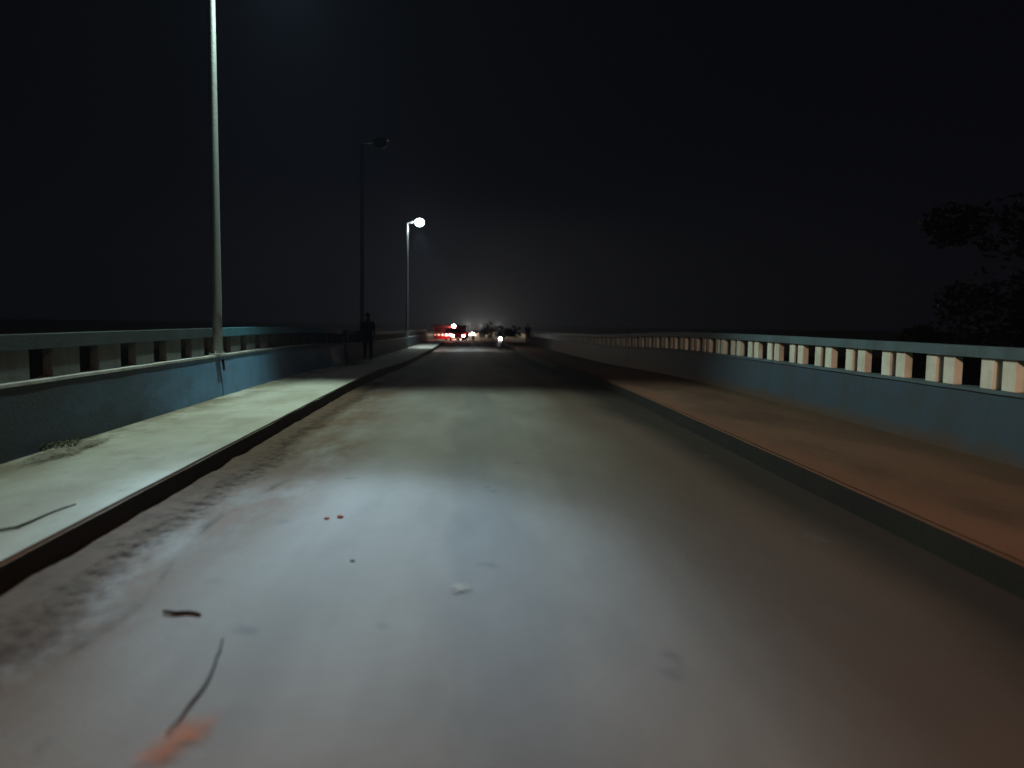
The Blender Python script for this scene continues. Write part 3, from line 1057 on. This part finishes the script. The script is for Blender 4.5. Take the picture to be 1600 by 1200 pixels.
def bulb(x, y, z, r, m, label, energy, col):
    """a bare bulb on its flex, hanging from the awning of the stall"""
    root = thing('hanging_bulb', (x, y, z), label, 'light bulb', 'bulbs hanging in the roadside stall')
    bm = bmesh.new(); ball(bm, (0, 0, 0), r, 1, 1, 1.15)
    finish('glass', bm, m, root, True)
    bm = bmesh.new(); tube(bm, [(0, 0, r), (0, 0, r + .22)], .02, 6); tube(bm, [(0, 0, r * .9), (0, 0, r + .06)], .04, 8)
    finish('flex', bm, M_black, root)
    if energy:
        l = light('bulb_light', 'POINT', (x, y - r - .25, z), energy, col, shadow_soft_size=0.1)


ys_ = 98.0
zs = prof(ys_)
stall((-3.2, ys_, zs - .03), 'timber roadside stall with red tarpaulin awning behind the red car')

def px_to(px, py, d):
    return ((px - 735) / FPX * d, d, CAM_H - (py - (489 + .0144 * px)) / FPX * d)


for (px, py, d, r, m, lb, en, cl) in (
        (708, 510, 97.0, .20, M_bulb, 'brightest bare white bulb, hanging highest over the far stall', 700, (1, .55, .45)),
        (711, 517, 96.9, .15, M_bulb_red, 'pinkish bulb just below the highest white bulb', 0, None),
        (716, 523, 96.8, .17, M_bulb, 'lower white bulb right of the pinkish one', 500, (1, .6, .45))):
    x, y, z = px_to(px, py, d)
    bulb(x, y, z, r, m, lb, en, cl)
for gx, gy, ge in ((-.6, 140, 12000), (2.2, 152, 12000), (6.0, 170, 7000)):
    light('village_glow', 'POINT', (gx, gy, prof(gy) + 1.6), ge * .85, (1.0, .80, .58), shadow_soft_size=0.2)


# ------------------------------------------------------------------ trees
def tree(name, loc, h, cr, nleaf, seed, label, leaf=0.16, group='dark trees beyond the bridge'):
    rnd = random.Random(seed)
    root = thing(name, loc, label, 'tree', group)
    bm = bmesh.new()
    fork = h * .42
    tube(bm, [(0, 0, -.3), (.05 * h * .1, 0, fork * .5), (0, 0, fork), (.1, .1, h * .75)], [h * .032, h * .024, h * .019, h * .006], 10)
    clumps = []
    for i in range(9):
        a = i * 2.4 + rnd.uniform(-.3, .3)
        rr = cr * rnd.uniform(.45, .9)
        tip = Vector((math.cos(a) * rr, math.sin(a) * rr, h * rnd.uniform(.5, .92)))
        st = Vector((0, 0, fork * rnd.uniform(.8, 1.4)))
        mid = st.lerp(tip, .5) + Vector((0, 0, .06 * h))
        tube(bm, [st, mid, tip], [h * .012, h * .008, h * .003], 6)
        clumps += [(tip, cr * rnd.uniform(.28, .42)), (mid, cr * rnd.uniform(.18, .30))]
        for q in range(2):
            clumps.append((tip + Vector((rnd.gauss(0, 1), rnd.gauss(0, 1), rnd.gauss(0, .6))) * cr * .3, cr * rnd.uniform(.15, .28)))
    clumps.append((Vector((.1, .1, h * .9)), cr * .4))
    finish('trunk', bm, M_bark, root, True)
    bm = bmesh.new()
    for i in range(nleaf):
        c, r = clumps[rnd.randrange(len(clumps))]
        d = Vector((rnd.gauss(0, 1), rnd.gauss(0, 1), rnd.gauss(0, 1))).normalized() * r * rnd.random() ** .4
        p = c + Vector((d.x, d.y, d.z * .75))
        a = Vector((rnd.gauss(0, 1), rnd.gauss(0, 1), rnd.gauss(0, .5))).normalized()
        b = a.cross(Vector((rnd.gauss(0, 1), rnd.gauss(0, 1), rnd.gauss(0, 1)))).normalized()
        l = leaf * rnd.uniform(.6, 1.3)
        v = [bm.verts.new(p + q) for q in (-a * l, b * l * .45, a * l, -b * l * .45)]
        bm.faces.new(v)
    finish('crown', bm, M_leaf, root)
    return root


tree('tree', (22.3, 26.0, -5.9), 12.8, 5.4, 16000, 12, 'large dark tree rising beyond the right parapet at the edge of the picture', .16)
FT = [((4.4, 92), 1.4, 1.3, 'low dark tree directly behind the motorcycle headlight'),
      ((2.2, 104), 1.6, 2.0, 'dark rounded tree left of the motorcycle, beside the stall')]
for i, ((x, y), h, cr, lb) in enumerate(FT):
    tree('tree', (x, y, prof(y) - .1), h, cr, 2200, 40 + i, lb, .13)

# ------------------------------------------------------------------ the air
bm = bmesh.new()
box(bm, -560, 560, -560, 560, -8, 22)
m = bpy.data.materials.new('night_haze')
m.use_nodes = True
nt = m.node_tree
nt.nodes.clear()
out = nt.nodes.new('ShaderNodeOutputMaterial')
pv = nt.nodes.new('ShaderNodeVolumePrincipled')
pv.inputs['Color'].default_value = (0.62, 0.76, 1.0, 1)
pv.inputs['Density'].default_value = 0.00036
nt.links.new(pv.outputs[0], out.inputs['Volume'])
hz = finish('haze', bm, m)
tag(hz, kind='stuff')
